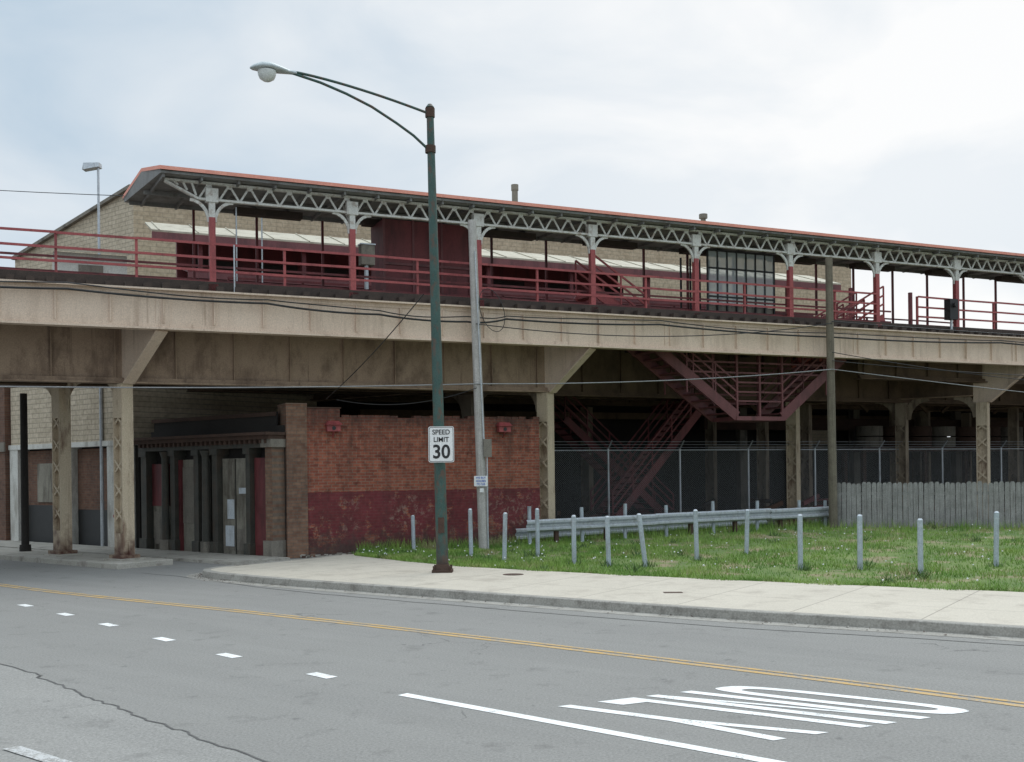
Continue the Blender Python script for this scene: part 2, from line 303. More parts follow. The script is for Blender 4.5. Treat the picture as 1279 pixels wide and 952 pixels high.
K=[(40,-9.5),(22,2.4),(14,7.7),(6.18,13.06),(2.87,15.1),(-.52,17.5),(-3.92,19.96),(-5.4,21.15),(-6.1,21.8),(-6.45,22.4),(-6.4,23.0),(-5.9,23.7),(-5.0,24.9),(-4.3,26.1)]
Ks=smooth(K,5)
def offset(pts,w):
    o=[]
    for i,p in enumerate(pts):
        a=Vector(pts[max(i-1,0)]);c=Vector(pts[min(i+1,len(pts)-1)]);d=(c-a).normalized();o.append((p[0]+d.y*w,p[1]-d.x*w))
    return o
Ki=offset(Ks,.17); Kj=offset(Ks,.14)
Fc=[(-3.75,25.8),(-2.3,23.9),(-.66,22.2),(3.7,19.2),(8.0,16.7),(16,11.9),(26,6.0),(44,-5)]
Fc=smooth(Fc,6)
b=MB(); n=len(Ks)
vs=[(x,y,-.02) for x,y in Ks]+[(x,y,.115) for x,y in offset(Ks,.015)]+[(x,y,.127) for x,y in offset(Ks,.03)]+[(x,y,.127) for x,y in Ki]+[(x,y,-.02) for x,y in Ki]
fs=[]
for r in range(4): fs+=[(r*n+i,r*n+i+1,(r+1)*n+i+1,(r+1)*n+i) for i in range(n-1)]
b.add(vs,fs,'kerb'); b.done('kerb')
b=MB(); b.prism(Kj+[(-3.9,26.3)]+Fc,-.02,.12,'sidewalk'); b.done('sidewalk')
b=MB(); b.ribbon(offset(Ks,-.16),.30,.003,'kerb'); b.done('gutter')
b=MB(); b.cyl((.0,20.6,.1),(.0,20.6,.125),.20,.20,'rusty',20); b.box(G,2.4,2.7,17.2,17.36,.1,.124,'rusty'); b.done('manhole_cover')
b=MB()
for i in range(420):
    k=random.randint(8,len(Ks)-12); x,y=Ks[k]; f=rnd(); x2,y2=Ks[k+1]; x=x+(x2-x)*f;y=y+(y2-y)*f
    dd=-abs(random.gauss(0,.12))-.02; r=.008+rnd()*.022; t=rnd()*6.28
    d_=Vector((x2-Ks[k][0],y2-Ks[k][1])).normalized(); x+=d_.y*dd; y-=d_.x*dd
    b.add([(x+r*math.cos(t),y+r*math.sin(t),.008),(x+r*math.cos(t+2),y+r*math.sin(t+2),.012),(x+r*math.cos(t+4),y+r*math.sin(t+4),.02)],[(0,1,2)],random.choice(['rusty','plank','concrete','darkwood']))
b.done('gutter_litter')

b=MB()
CA=V(-.75,1.45,0)
def I(a,c,z): return CA+W*a-OUT*c+Vector((0,0,z))
b.box(I,-.9,12,-.75,.7,-.02,.13,'concrete'); b.done('traffic_island',bevel=.02)
b=MB(); b.box(Fs,-.6,30,-1.6,-.02,-.02,.07,'concrete'); b.done('sidewalk')

# ------------------------------------------------------------------ grass lot
Bc=smooth([(-3.9,27.2),(-2.5,27.9),(0.9,29.5),(5,31.4),(9.4,32.9),(14.5,31.0),(26,27),(44,20)],6)
def resample(pts,n):
    d=[0]
    for a,c in zip(pts[:-1],pts[1:]): d.append(d[-1]+(Vector(c)-Vector(a)).length)
    out=[];j=0
    for i in range(n):
        t=d[-1]*i/(n-1)
        while j<len(d)-2 and d[j+1]<t: j+=1
        f=(t-d[j])/(d[j+1]-d[j]); out.append(Vector(pts[j]).lerp(Vector(pts[j+1]),f))
    return out
NU=120;NV=24
Fr_=resample(Fc,NU);Br_=resample(Bc,NU)
def gpt(u,v):
    i=min(int(u*(NU-1)),NU-2);f=u*(NU-1)-i
    a=Fr_[i].lerp(Fr_[i+1],f);c=Br_[i].lerp(Br_[i+1],f);p=a.lerp(c,v)
    z=.105+ v*max(0,min(1,(p.x+1)/8))*.22 +.025*math.sin(p.x*1.7)*math.sin(p.y*2.1)*min(1,v*5)
    return Vector((p.x,p.y,z))
vs=[];fs=[]
for j in range(NV):
    for i in range(NU): vs.append(gpt(i/(NU-1),j/(NV-1)))
for j in range(NV-1):
    for i in range(NU-1): a=j*NU+i; fs.append((a,a+1,a+NU+1,a+NU))
b=MB(); b.add(vs,fs,'grassg',True); b.done('grass_lot_ground')
vs=[];fs=[]
def blade(p,h,w,lean=.5):
    t=rnd()*6.283; dx,dy=math.cos(t)*w,math.sin(t)*w; o=len(vs); l=(rnd()-.5)*h*lean*2; l2=(rnd()-.5)*h*lean*2
    vs.extend([(p.x-dx,p.y-dy,p.z-.01),(p.x+dx,p.y+dy,p.z-.01),(p.x+l,p.y+l2,p.z+h)]); fs.append((o,o+1,o+2))
for i in range(140000):
    u=rnd()**1.25*.80; v=rnd(); p=gpt(u,v)
    den=math.sin(p.x*1.3+1)*math.sin(p.y*1.1+2)+.6*math.sin(p.x*3.1+p.y)*math.cos(p.y*2.7)+.4*math.sin(p.x*6.3)*math.sin(p.y*5.1+p.x)
    if den<-.45 and rnd()<.7: continue
    h=(.027+rnd()*.055)*(1+.8*max(0,den)); blade(p,h,.008+rnd()*.006,.6)
for i in range(13000):
    u=rnd()*.8; q=rnd(); p=gpt(u,(rnd()**3*.05)-.014*math.sin(u*190)); blade(p,.03+rnd()*.09,.008,1.1)
for i in range(9000):
    p=gpt(rnd()*.55,1-rnd()**2*.14); blade(p,.08+rnd()*.24,.009,.4)
b=MB(); b.add(vs,fs,'blade'); b.done('grass')

posts=[(-2.5,27.3),(-.98,25.4),(-.2,23.7),(.57,24.7),(1.27,22.5),(1.96,22.1),(2.72,22.0),(3.9,22.9),(5.2,24.1),(5.5,20.7),(6.5,20.25),(7.35,19.5),(9.2,20.6)]
WF=[]
for k,(x,y) in enumerate(posts):
    b=MB(); tilt=random.uniform(-.04,.04); tz=1.17+random.uniform(-.06,.05)
    if k==6: tilt=-.15
    if k==0: tz=.98
    p=Vector((x,y,-.1));q=Vector((x+tilt,y+random.uniform(-.03,.03),tz))
    b.cyl(p,q,.049,.049,'postpaint',14); b.cyl(q,q+Vector((0,0,.03)),.052,.03,'galv',14); b.cyl(q-Vector((0,0,.12)),q-Vector((0,0,.10)),.052,.052,'galv',14)
    b.done('bollard'); WF.append((x,y))
vs=[];fs=[]
for (x,y) in WF[3:]:
    for i in range(60):
        r=rnd()*.16;t=rnd()*6.28; blade(Vector((x+r*math.cos(t),y+r*math.sin(t),.1)),.06+rnd()*.16,.011,.7)
for i in range(130):
    p=gpt(rnd()*.7,rnd()); hh=.04+rnd()*.09
    for k in range(28):
        r=rnd()*.16;t=rnd()*6.28; blade(p+Vector((r*math.cos(t),r*math.sin(t),0)),hh+rnd()*hh,.013,.9)
b=MB(); b.add(vs,fs,'foliage'); b.done('weeds')
b=MB()
for i in range(420):
    p=gpt(rnd()**1.2*.75,rnd()); h=.06+rnd()*.1; r=.012+rnd()*.01
    q=p+Vector((0,0,h)); b.add([q+Vector(d)*r for d in ((1,0,0),(0,1,0),(-1,0,0),(0,-1,0),(0,0,1),(0,0,-1))],[(0,1,4),(1,2,4),(2,3,4),(3,0,4),(1,0,5),(2,1,5),(3,2,5),(0,3,5)],'white')
b.done('dandelions')

# guardrail
g=empty('guardrail')
def Gr(s,o,z): return Vector((.35,27.9,0))+U*s+Nn*o+Vector((0,0,z))
b=MB()
prof=[(-.02,.32),(-.07,.28),(-.07,.23),(-.0,.18),(-.0,.14),(-.07,.09),(-.07,.04),(-.02,0)]
for (ss0,ss1,dzz) in ((0,3.9,0),(3.9,7.8,.012),(7.8,10.3,-.01)):
    vs=[]
    for s_ in (ss0,ss1):
        for (o_,z_) in prof: vs.append(Gr(s_,o_,.50+z_+s_*.012+dzz))
    b.add(vs,[(i,i+1,8+i+1,8+i) for i in range(7)],'galv')
b.done('rail',g)
b=MB()
for s_ in (.15,1.7,3.0,4.33,5.9,7.4,8.9,9.9):
    b.cyl(Gr(s_,.1,-.1),Gr(s_+random.uniform(-.03,.03),.1,1.12+random.uniform(-.05,.05)),.05,.05,'postpaint',12)
for s_ in (.9,2.4,5.1,6.6,8.2): b.box(Gr,s_-.05,s_+.05,.01,.12,0,.8,'rusty')
b.done('posts',g)
g=empty('guardrail'); b=MB(); vs=[]
for s_ in (.2,8.5):
    for (o_,z_) in prof: vs.append(Gr(s_,1.1+o_,.22+z_+s_*.02))
b.add(vs,[(i,i+1,8+i+1,8+i) for i in range(7)],'galv')
for s_ in (.8,2.6,4.4,6.2,8.0): b.box(Gr,s_-.05,s_+.05,1.12,1.22,0,.7,'galv')
b.done('rail',g)

# chain link fence
f=empty('chain_link_fence')
def C(s,o,z): return Vector((.70,32.6,0))+U*s+Nn*o+Vector((0,0,z))
b=MB(); b.add([C(0,0,.05),C(32,0,.05),C(32,0,2.7),C(0,0,2.7)],[(0,1,2,3)],'link'); b.done('mesh_fabric',f)
b=MB()
for s_ in [0,2.55,5.2,7.9,10.7,13.6,16.6,19.6,22.5,25.5,28.5,32]:
    b.cyl(C(s_,.03,-.1),C(s_,.03,2.75),.035,.035,'galv',8); b.beam(C(s_,.03,2.72),C(s_,-.22,3.0),.03,.03,'galv')
b.cyl(C(0,.03,2.7),C(32,.03,2.7),.022,.022,'galv',6)
for k in range(3):
    b.cyl(C(0,-.06-.07*k,2.78+.09*k),C(32,-.06-.07*k,2.78+.09*k),.006,.006,'galv',4)
b.done('posts',f)

# wooden fence
f=empty('wooden_fence')
b=MB(); a=Vector((9.45,32.0,0)); c=Vector((14.6,30.2,0)); e=Vector((24,27,0))
for (p,q) in ((a,c),(c,e)):
    d=(q-p);Ln=d.length;d.normalize(); n_=Vector((d.y,-d.x,0)); k=0.0
    def FF(x,y,z): return p+d*x+n_*y+Vector((0,0,z))
    while k<Ln-.1:
        h=1.62+random.uniform(-.03,.03); j=random.uniform(-.012,.012); lx=random.uniform(-.008,.008)
        pts=[(0,.05),(.128,.05),(.128+lx,h-.05),(.10+lx,h),(.03+lx,h),(lx,h-.05)]
        vs=[FF(k+x,j,z) for x,z in pts]+[FF(k+x,j+.02,z) for x,z in pts]
        b.add(vs,[tuple(range(6)),tuple(range(6,12))[::-1]]+[(i,(i+1)%6,6+(i+1)%6,6+i) for i in range(6)],'fencewood'); k+=.142
b.done('pickets',f)
b=MB()
for (p,q) in ((a,c),(c,e)):
    d=(q-p).normalized(); n_=Vector((d.y,-d.x,0))*-.04
    for z_ in (.5,1.3): b.beam(p+n_+Vector((0,0,z_)),q+n_+Vector((0,0,z_)),.05,.09,'fencewood')
b.done('rails',f)

# ------------------------------------------------------------------ VIADUCT
via=empty('elevated_railway_viaduct')
b=MB(); S0,S1=-34,75; SN=1.5
b.box(V,S0,S1,0,.03,5.40,6.24,'beige')
b.box(V,S0,S1,-.13,.17,5.36,5.40,'beige'); b.box(V,S0,S1,-.13,.17,6.24,6.28,'beige')
b.box(V,S0,S1,-.025,-.002,5.402,5.50,'beige'); b.box(V,S0,S1,-.025,-.002,6.14,6.238,'beige')
s=S0+.4; i=0
while s<S1:
    wide=(i%6==0)
    if wide: b.box(V,s-.16,s+.16,-.018,-.001,5.502,6.138,'beige')
    b.box(V,s-.012,s+.012,-.065,-.019 if wide else -.001,5.502,6.138,'beige'); s+=1.12 if s<40 else 3; i+=1
b.done('fascia_girder',via)
b=MB(); s=-6
while s<32:
    for z_ in (5.45,6.19):
        p=V(s,-.026,z_); b.add([p+U*.012,p+Vector((0,0,.012)),p-U*.012,p-Vector((0,0,.012)),p-Nn*.010],[(0,1,4),(1,2,4),(2,3,4),(3,0,4)],'beige')
    s+=.115
b.done('rivets',via)
b=MB()
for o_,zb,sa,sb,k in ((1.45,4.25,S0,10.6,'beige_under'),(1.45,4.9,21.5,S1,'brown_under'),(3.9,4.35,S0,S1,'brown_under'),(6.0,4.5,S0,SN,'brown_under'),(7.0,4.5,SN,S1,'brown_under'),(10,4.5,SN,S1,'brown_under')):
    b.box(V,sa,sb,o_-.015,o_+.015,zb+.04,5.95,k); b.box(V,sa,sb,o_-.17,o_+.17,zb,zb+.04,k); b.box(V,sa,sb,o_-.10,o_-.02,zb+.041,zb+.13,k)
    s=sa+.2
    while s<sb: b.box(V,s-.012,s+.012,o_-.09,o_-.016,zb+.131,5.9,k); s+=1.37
b.done('inner_girders',via)
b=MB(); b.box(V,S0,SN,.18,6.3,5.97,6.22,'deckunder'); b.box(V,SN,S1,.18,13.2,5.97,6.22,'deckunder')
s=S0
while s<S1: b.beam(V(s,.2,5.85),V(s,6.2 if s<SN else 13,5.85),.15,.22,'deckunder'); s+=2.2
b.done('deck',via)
b=MB(); s=-12
while s<45:
    b.box(V,s,s+.16,.02+random.uniform(-.08,.06),1.2,6.285,6.42+random.uniform(-.015,.015),'darkwood'); s+=.40
b.box(V,S0,S1,.35,5.6,6.441,6.49,'plank'); b.box(V,S0,S1,.9,1.0,6.222,6.42,'darkwood')
b.box(V,S0,S1,6.0,6.1,6.25,6.5,'darkwood'); b.box(V,S0,S1,.22,.30,6.30,6.55,'darkwood')
b.done('track_ties',via)
def column(b,c,top,k='column'):
    def Q(x,y,z): return c+W*x-OUT*y+Vector((0,0,z))
    h=.155
    b.box(Q,-h-.03,-h,-.15,.15,.25,top,k); b.box(Q,h,h+.03,-.15,.15,.25,top,k)
    b.box(Q,-h+.001,h-.001,-.02,.02,.25,top,k)
    z=.5
    while z<top-.4:
        for yy in (-.135,.135):
            b.beam(Q(-h,yy,z),Q(h,yy,z+.28),.05,.012,k,up=OUT); b.beam(Q(h,yy+.013,z),Q(-h,yy+.013,z+.28),.05,.012,k,up=OUT)
        z+=.56
    b.box(Q,-h+.001,h-.001,-.154,-.142,top-.8,top,k); b.box(Q,-h+.001,h-.001,-.154,-.142,.25,.75,k)
    b.box(Q,-.25,.25,-.25,.25,.17,.25,k); b.box(Q,-.34,.34,-.34,.34,0,.17,'concrete')
    for sx in (-1,1):
        b.hexa([Q(sx*.186,-.02,.25),Q(sx*.24,-.02,.25),Q(sx*.24,.02,.25),Q(sx*.186,.02,.25),Q(sx*.186,-.02,.6),Q(sx*.19,-.02,.6),Q(sx*.19,.02,.6),Q(sx*.186,.02,.6)],k)
rows=[-23,-11.9,-.75,10.3,27.0,38,49]
for s_ in rows:
    b=MB()
    c1=V(s_,1.45,0); L2=2.45/abs(W.dot(Nn)); narrow=s_<SN
    column(b,c1,4.24)
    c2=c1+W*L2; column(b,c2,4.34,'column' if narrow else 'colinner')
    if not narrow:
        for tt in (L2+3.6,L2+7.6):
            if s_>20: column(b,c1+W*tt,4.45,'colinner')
    def Q(x,z,y=0): return c1+W*x-OUT*y+Vector((0,0,z))
    ext=1.45/abs(W.dot(Nn))
    pl=[(-ext+.05,5.355),(-ext+.05,5.9),(.3,5.9),(.3,4.25),(-.25,4.25)]
    b.add([Q(x,z,-.02) for x,z in pl]+[Q(x,z,.02) for x,z in pl],[tuple(range(5)),tuple(range(5,10))[::-1]]+[(i,(i+1)%5,5+(i+1)%5,5+i) for i in range(5)],'beige')
    b.beam(Q(-.25,4.24),Q(-ext+.03,5.34),.30,.03,'beige')
    tl=L2+(2.6 if narrow else 8)
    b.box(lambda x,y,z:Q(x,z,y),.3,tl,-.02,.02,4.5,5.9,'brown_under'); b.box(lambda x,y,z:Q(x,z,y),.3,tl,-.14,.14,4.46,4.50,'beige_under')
    for base,sg in ((0,1),(L2,-1),(L2,1)):
        prev=None
        for i in range(7):
            t=i/6*math.pi/2; p=Q(base+sg*(.19+.75*(1-math.cos(t))),3.75+.75*math.sin(t))
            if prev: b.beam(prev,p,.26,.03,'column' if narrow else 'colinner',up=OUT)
            prev=p
    b.done('column_bent',via)
b=MB()
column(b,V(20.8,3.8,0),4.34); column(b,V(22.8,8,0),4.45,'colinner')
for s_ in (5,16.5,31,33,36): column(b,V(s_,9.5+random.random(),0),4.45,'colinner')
b.done('inner_columns',via)

def railing(name,o_,s0,s1,zb,par,step=1.675,mat_='red',top=1.12):
    b=MB(); s=s0
    while s<=s1+.01:
        b.box(V,s-.028,s+.028,o_-.03,o_+.03,zb-.1,zb+top,mat_); s+=step
    for h in (.2,.48,.78,top-.02):
        x=s0
        while x<s1-.05:
            x2=min(x+step,s1); b.beam(V(x,o_-.045,zb+h+random.uniform(-.008,.008)),V(x2,o_-.045,zb+h+random.uniform(-.008,.008)),.022,.055,mat_); x=x2
    return b.done(name,par)
plat=empty('station_platform')
railing('front_railing',.30,1.15-1.675*9,21.3,6.33,plat); railing('front_railing_far',.30,22.9,48,6.33,plat)
railing('rear_railing',5.3,2.4,30,6.47,plat,2.1,'maroon')
railing('far_railing',6.9,2.5,34,6.4,plat,1.9,'red'); railing('back_railing',6.1,-30,1.5,6.4,plat,1.9,'red')
b=MB()
for h in (6.62,6.95): b.beam(V(-14,.5,h),V(22,.5,h),.03,.05,'maroon')
b.box(V,-14,1.0,1.25,1.30,6.55,6.70,'red')
def stair(b,s0,z0,s1,z1,o0,o1,k,rail=True,n=None,depth=.26):
    for o_ in (o0,o1): b.beam(V(s0,o_,z0),V(s1,o_,z1),.05,depth,k)
    n=n or max(3,int(abs(z1-z0)/.19))
    for i in range(n):
        t=(i+.5)/n; s=s0+(s1-s0)*t; z=z0+(z1-z0)*t
        b.box(V,s-.15,s+.15,o0+.03,o1-.03,z-.02,z+.02,k)
    if rail:
        for o_ in (o0,o1):
            for h in (.45,.72,1.0): b.beam(V(s0,o_,z0+h),V(s1,o_,z1+h),.035,.05,k)
            m=max(2,int(abs(s1-s0)/.7))
            for i in range(m+1):
                t=i/m; s=s0+(s1-s0)*t; z=z0+(z1-z0)*t; b.box(V,s-.02,s+.02,o_-.02,o_+.02,z,z+1.0,k)
stair(b,11.6,7.1,13.4,6.0,1.0,2.0,'red'); stair(b,21.8,6.75,19.4,5.5,.6,1.8,'red'); stair(b,22.5,6.6,20.3,5.4,2.2,3.2,'red')
b.done('platform_stair_rails',plat)

st=empty('exit_stairway')
b=MB(); k='stairred'
stair(b,13.2,5.75,16.25,3.62,.75,1.9,k,depth=.3); stair(b,20.3,5.5,17.9,3.62,.75,1.9,k,depth=.3)
b.box(V,16.2,17.95,.7,1.95,3.5,3.62,k)
for o_ in (.75,1.9):
    for h in (.45,.72,1.0): b.beam(V(16.25,o_,3.62+h),V(17.9,o_,3.62+h),.035,.05,k)
    for s_ in (16.25,17.07,17.9): b.box(V,s_-.03,s_+.03,o_-.03,o_+.03,3.5,5.9,k)
    for h in (4.9,5.2): b.beam(V(14.5,o_,h),V(19.6,o_,h),.03,.05,k)
    for sa,sb_ in ((14.5,15.4),(18.7,19.6)): 
        for s_ in (sa,sb_): b.box(V,s_-.02,s_+.02,o_-.02,o_+.02,4.3,5.9,k)
b.add([V(13.2,.72,5.6),V(16.25,.72,3.5),V(16.25,.72,3.62),V(13.2,.72,5.9)],[(0,1,2,3)],k)
b.done('hanging_landing',st)
b=MB(); stair(b,14,.4,17.7,4.4,4.2,5.6,'maroon'); stair(b,17.7,.2,13.5,3.8,6.4,7.6,'maroon'); b.box(V,17.6,19.2,4.2,7.6,4.2,4.35,'maroon'); b.done('lower_flight',st)

# ------------------------------------------------------------------ canopy
can=empty('platform_canopy')
b=MB()
ps=[1.15+3.35*i for i in range(-0,13)]
SE=44
zt,zb_=8.84,8.46; oc=.32
b.beam(V(.1,oc,zt),V(SE,oc,zt),.12,.05,'trusswhite'); b.beam(V(.85,oc,zb_),V(SE,oc,zb_),.12,.05,'trusswhite'); b.beam(V(.1,oc,zt-.03),V(.85,oc,zb_),.12,.05,'trusswhite')
s=.85;up=True
while s<SE:
    b.beam(V(s,oc,zb_ if up else zt),V(s+.235,oc,zt if up else zb_),.03,.045,'trusswhite')
    if up: b.box(V,s+.17,s+.30,oc-.03,oc-.02,zt-.10,zt-.02,'trusswhite')
    s+=.235; up=not up
for x in (.3,.5,.7): b.beam(V(x,oc,zt),V(x+.1,oc,zb_+.38*(1-(x-.1)/.75)),.03,.05,'trusswhite')
b.done('front_truss',can)
b=MB()
for s_ in ps:
    b.box(V,s_-.07,s_+.07,oc-.07,oc+.07,6.28,8.05,'red'); b.box(V,s_-.11,s_+.11,oc-.10,oc+.10,6.24,6.5,'red')
    b.box(V,s_-.068,s_+.068,oc-.068,oc+.068,8.051,8.42,'trusswhite'); b.box(V,s_-.14,s_+.14,oc-.09,oc+.09,8.40,8.72,'trusswhite')
    for sg in (-1,1):
        prev=None
        for i in range(7):
            t=i/6*math.pi/2; p=V(s_+sg*(.07+.42*(1-math.cos(t))),oc,7.95+.48*math.sin(t))
            if prev: b.beam(prev,p,.07,.045,'trusswhite',up=Nn)
            prev=p
    b.beam(V(s_,oc,8.1),V(s_,oc+.7,8.80),.05,.06,'trusswhite')
b.done('front_posts',can)
b=MB()
for s_ in ps:
    for ds in (0.,1.6):
        b.box(V,s_+ds-.03,s_+ds+.03,3.05,3.11,6.49,8.86,'maroon')
b.done('rear_posts',can)
b=MB()
e0=-.02; e1=-.50
b.hexa([V(e0,-.05,8.89),V(SE,-.05,8.89),V(SE,3.3,8.94),V(e1,3.3,8.94),V(e0,-.05,8.95),V(SE,-.05,8.95),V(SE,3.3,9.0),V(e1,3.3,9.0)],'soffit')
b.done('soffit',can)
b=MB()
r0=V(e0-.02,-.10,8.955);r1=V(SE,-.10,8.955);r2=V(SE,1.6,9.30);r3=V(-.26,1.6,9.30);r4=V(SE,3.35,9.03);r5=V(e1-.03,3.35,9.03)
dz=Vector((0,0,.085))
b.add([r0,r1,r2,r3,r4,r5]+[p+dz for p in (r0,r1,r2,r3,r4,r5)],[(6,7,8,9),(9,8,10,11),(0,1,7,6),(5,11,10,4),(0,6,9,3),(3,9,11,5),(1,4,10,8,7)],'redroof')
b.add([r0,r3,r5,V(e1,3.3,9.0),V(e0,-.05,8.95)],[(0,1,2,3,4)],'soffit')
b.done('roof',can)
b=MB(); s=.05
while s<SE:
    b.beam(V(s,.0,8.85),V(s-.15 if s<1 else s,3.25,8.90),.05,.08,'soffit'); s+=.84
b.beam(V(-.4,3.08,8.90),V(SE,3.08,8.90),.08,.10,'soffit'); b.beam(V(-.2,1.7,8.84),V(SE,1.7,8.84),.07,.09,'soffit')
for s_ in ps:
    b.box(V,s_+.9,s_+2.6,2.2,2.5,8.66,8.82,'darkwood')
b.done('rafters',can)

e=empty('plywood_enclosure'); b=MB()
b.box(V,5.7,8.1,1.5,2.6,6.49,8.68,'maroon')
for s_ in (5.7,6.5,7.3,8.1): b.box(V,s_-.03,s_+.03,1.47,1.5,6.49,8.7,'stairred')
b.box(V,5.7,8.1,1.465,1.498,7.5,7.56,'stairred'); b.done('panels',e)
e=empty('platform_windbreak'); b=MB()
for i in range(8):
    s_=15.8+i*.35; b.box(V,s_-.02,s_+.02,1.48,1.54,6.49,8.65,'black'); b.box(V,s_-.02,s_+.02,2.9,2.96,6.49,8.65,'black')
for z_ in (6.52,7.25,8.1,8.63): b.box(V,15.8,18.25,1.485,1.535,z_-.025,z_+.025,'black')
b.box(V,15.8,18.25,1.56,1.6,6.49,7.0,'stone'); b.done('frame',e)
b=MB(); b.box(V,15.8,18.25,1.50,1.515,7.0,8.6,'glass'); b.done('panes',e)
e=empty('utility_cabinet'); b=MB(); b.box(V,4.85,5.2,.7,.95,7.3,7.8,'stone'); b.box(V,4.98,5.05,.78,.9,6.49,7.3,'galv'); b.box(V,4.83,5.22,.68,.97,7.8,7.83,'galv'); b.done('case',e)
e=empty('track_signal'); b=MB(); b.box(V,24.0,24.35,.0,.25,6.75,7.4,'black'); b.cyl(V(24.17,-.03,7.2),V(24.17,-.1,7.2),.08,.08,'black'); b.cyl(V(24.17,.12,6.3),V(24.17,.12,6.8),.04,.04,'galv'); b.done('head',e)
e=empty('platform_conduit'); b=MB()
for s_,zt_ in ((1.75,8.4),(2.35,8.2)): b.cyl(V(s_,.55,6.49),V(s_,.55,zt_),.018,.018,'galv',6)
b.cyl(V(1.6,.05,5.9),V(1.6,.05,7.4),.02,.02,'galv',6); b.done('conduits',e)

# far platform with pale roof
fp=empty('far_platform_canopy')
b=MB()
slab(b,[V(.6,7.2,9.12),V(26,7.2,9.12),V(26,9.0,9.72),V(.6,9.0,9.72)],.05,'paleroof')
b.box(V,.6,26,7.2,7.26,8.90,9.115,'stairred'); s=.8
while s<26: b.beam(V(s,7.19,9.18),V(s,9.0,9.79),.025,.025,'paleroof'); s+=1.1
b.done('roof',fp)
b=MB(); s=2
while s<33:
    b.box(V,s-.06,s+.06,7.5,7.62,6.3,9.1,'maroon'); s+=3.1
b.box(V,1.5,17,8.8,9.0,6.3,9.3,'maroon'); b.box(V,17,26,8.8,9.0,6.3,8.2,'stairred')
for s_ in range(2,17,2): b.box(V,s_,s_+1.2,8.76,8.79,7.2,8.7,'dark')
b.box(V,SN,34,7.3,9.2,6.3,6.75,'plank')
slab(b,[V(1.5,6.6,7.9),V(22,6.6,7.9),V(22,8.6,8.35),V(1.5,8.6,8.35)],.05,'maroon')
b.box(V,1.5,22,6.58,6.62,7.74,7.9,'stairred')
for i in range(22):
    s_=2+i*.95; b.box(V,s_,s_+.25+rnd()*.5,5.6,6.2,6.5,6.9+rnd()*.6,random.choice(['darkwood','maroon','rusty','stone','dark']))
b.done('walls',fp)
e=empty('equipment_shed'); b=MB(); b.box(V,-2.1,-.3,4.9,5.6,6.5,7.9,'whitewall'); slab(b,[V(-2.3,4.7,7.9),V(-.1,4.7,7.9),V(-.1,5.8,8.15),V(-2.3,5.8,8.15)],.06,'paleroof'); b.box(V,-1.5,-.9,4.87,4.9,6.5,7.6,'stone'); b.box(V,-.2,.5,4.9,5.3,6.5,7.3,'galv'); b.box(V,-3.1,-2.5,5.0,5.4,6.5,7.4,'stone'); b.done('shed',e)
b=MB()
for o_ in (6.2,6.75): b.box(V,SN,60,o_-.03,o_+.03,6.5,6.62,'rusty')
b.done('railway_track')

# ------------------------------------------------------------------ cream brick building behind
cb=empty('cream_brick_building')
b=MB(); c0=V(.77,14,0)
c1=V(32.7,14,0); c0b=c0+W*8.2; c1b=c1+Nn*14
zt=12.07
def quad(b,p,q,z0,z1,z2,k): b.add([p+Vector((0,0,z0)),q+Vector((0,0,z0)),q+Vector((0,0,z2)),p+Vector((0,0,z1))],[(0,1,2,3)],k)
quad(b,c0,c1,0,zt,zt,'brickcream'); quad(b,c1,c1b,0,zt,zt,'brickcreamW')
b.done('walls',cb)
b=MB(); quad(b,c0b,c0,0,10.65,zt,'brickcreamW'); b.done('side_wall',cb)
b=MB(); b.add([c0+Vector((0,0,zt)),c1+Vector((0,0,zt)),c1b+Vector((0,0,zt)),c0b+Vector((0,0,10.65))],[(0,1,2,3)],'paleroof'); b.done('roof',cb)
b=MB(); b.beam(c0+Vector((0,0,zt)),c1+Vector((0,0,zt)),.3,.12,'stone'); b.beam(c0b+Vector((0,0,10.65)),c0+Vector((0,0,zt)),.3,.12,'stone'); b.done('coping',cb)
b=MB(); p=V(17.2,18,0); b.cyl(p+Vector((0,0,12)),p+Vector((0,0,14.6)),.14,.14,'stone'); b.cyl(p+Vector((0,0,14.5)),p+Vector((0,0,14.75)),.17,.17,'stone'); b.box(lambda x,y,z:p+Vector((x,y,z)),-.4,.4,-.4,.4,12,13.2,'stone')
p=V(26.5,17,0); b.cyl(p+Vector((0,0,12)),p+Vector((0,0,13.9)),.12,.12,'stone'); b.cyl(p+Vector((0,0,13.85)),p+Vector((0,0,14.05)),.2,.2,'stone'); b.done('roof_vents',cb)
sf=empty('storefront_building'); b=MB()
b.box(Fs,6.3,12.9,0,7,3.1,5.7,'brickcreamW'); b.box(Fs,6.25,12.95,-.10,7.05,5.7,5.85,'stone'); b.box(Fs,6.25,12.95,-.07,.3,2.95,3.099,'whitewall')
b.done('upper_wall',sf)
b=MB()
b.box(Fs,6.3,12.9,.35,.5,0,2.949,'dark')
for t0,t1 in ((6.5,7.3),(9.3,9.75),(12.4,12.9)): b.box(Fs,t0,t1,-.05,.35,0,2.949,'whitewall')
b.box(Fs,7.3,9.3,.2,.34,0,1.1,'black'); b.box(Fs,7.3,9.3,.2,.34,1.101,2.9,'brickbrown')
b.box(Fs,9.75,12.4,.2,.34,0,1.2,'black'); b.box(Fs,9.75,12.4,.2,.34,1.201,2.9,'brickbrown'); b.box(Fs,10.4,11.6,.16,.2,1.3,2.5,'panel')
b.cyl(Fs(6.85,-.06,.95),Fs(6.85,-.12,.95),.05,.05,'red',8)
b.done('street_level',sf)
bb=empty('brown_brick_building'); b=MB()
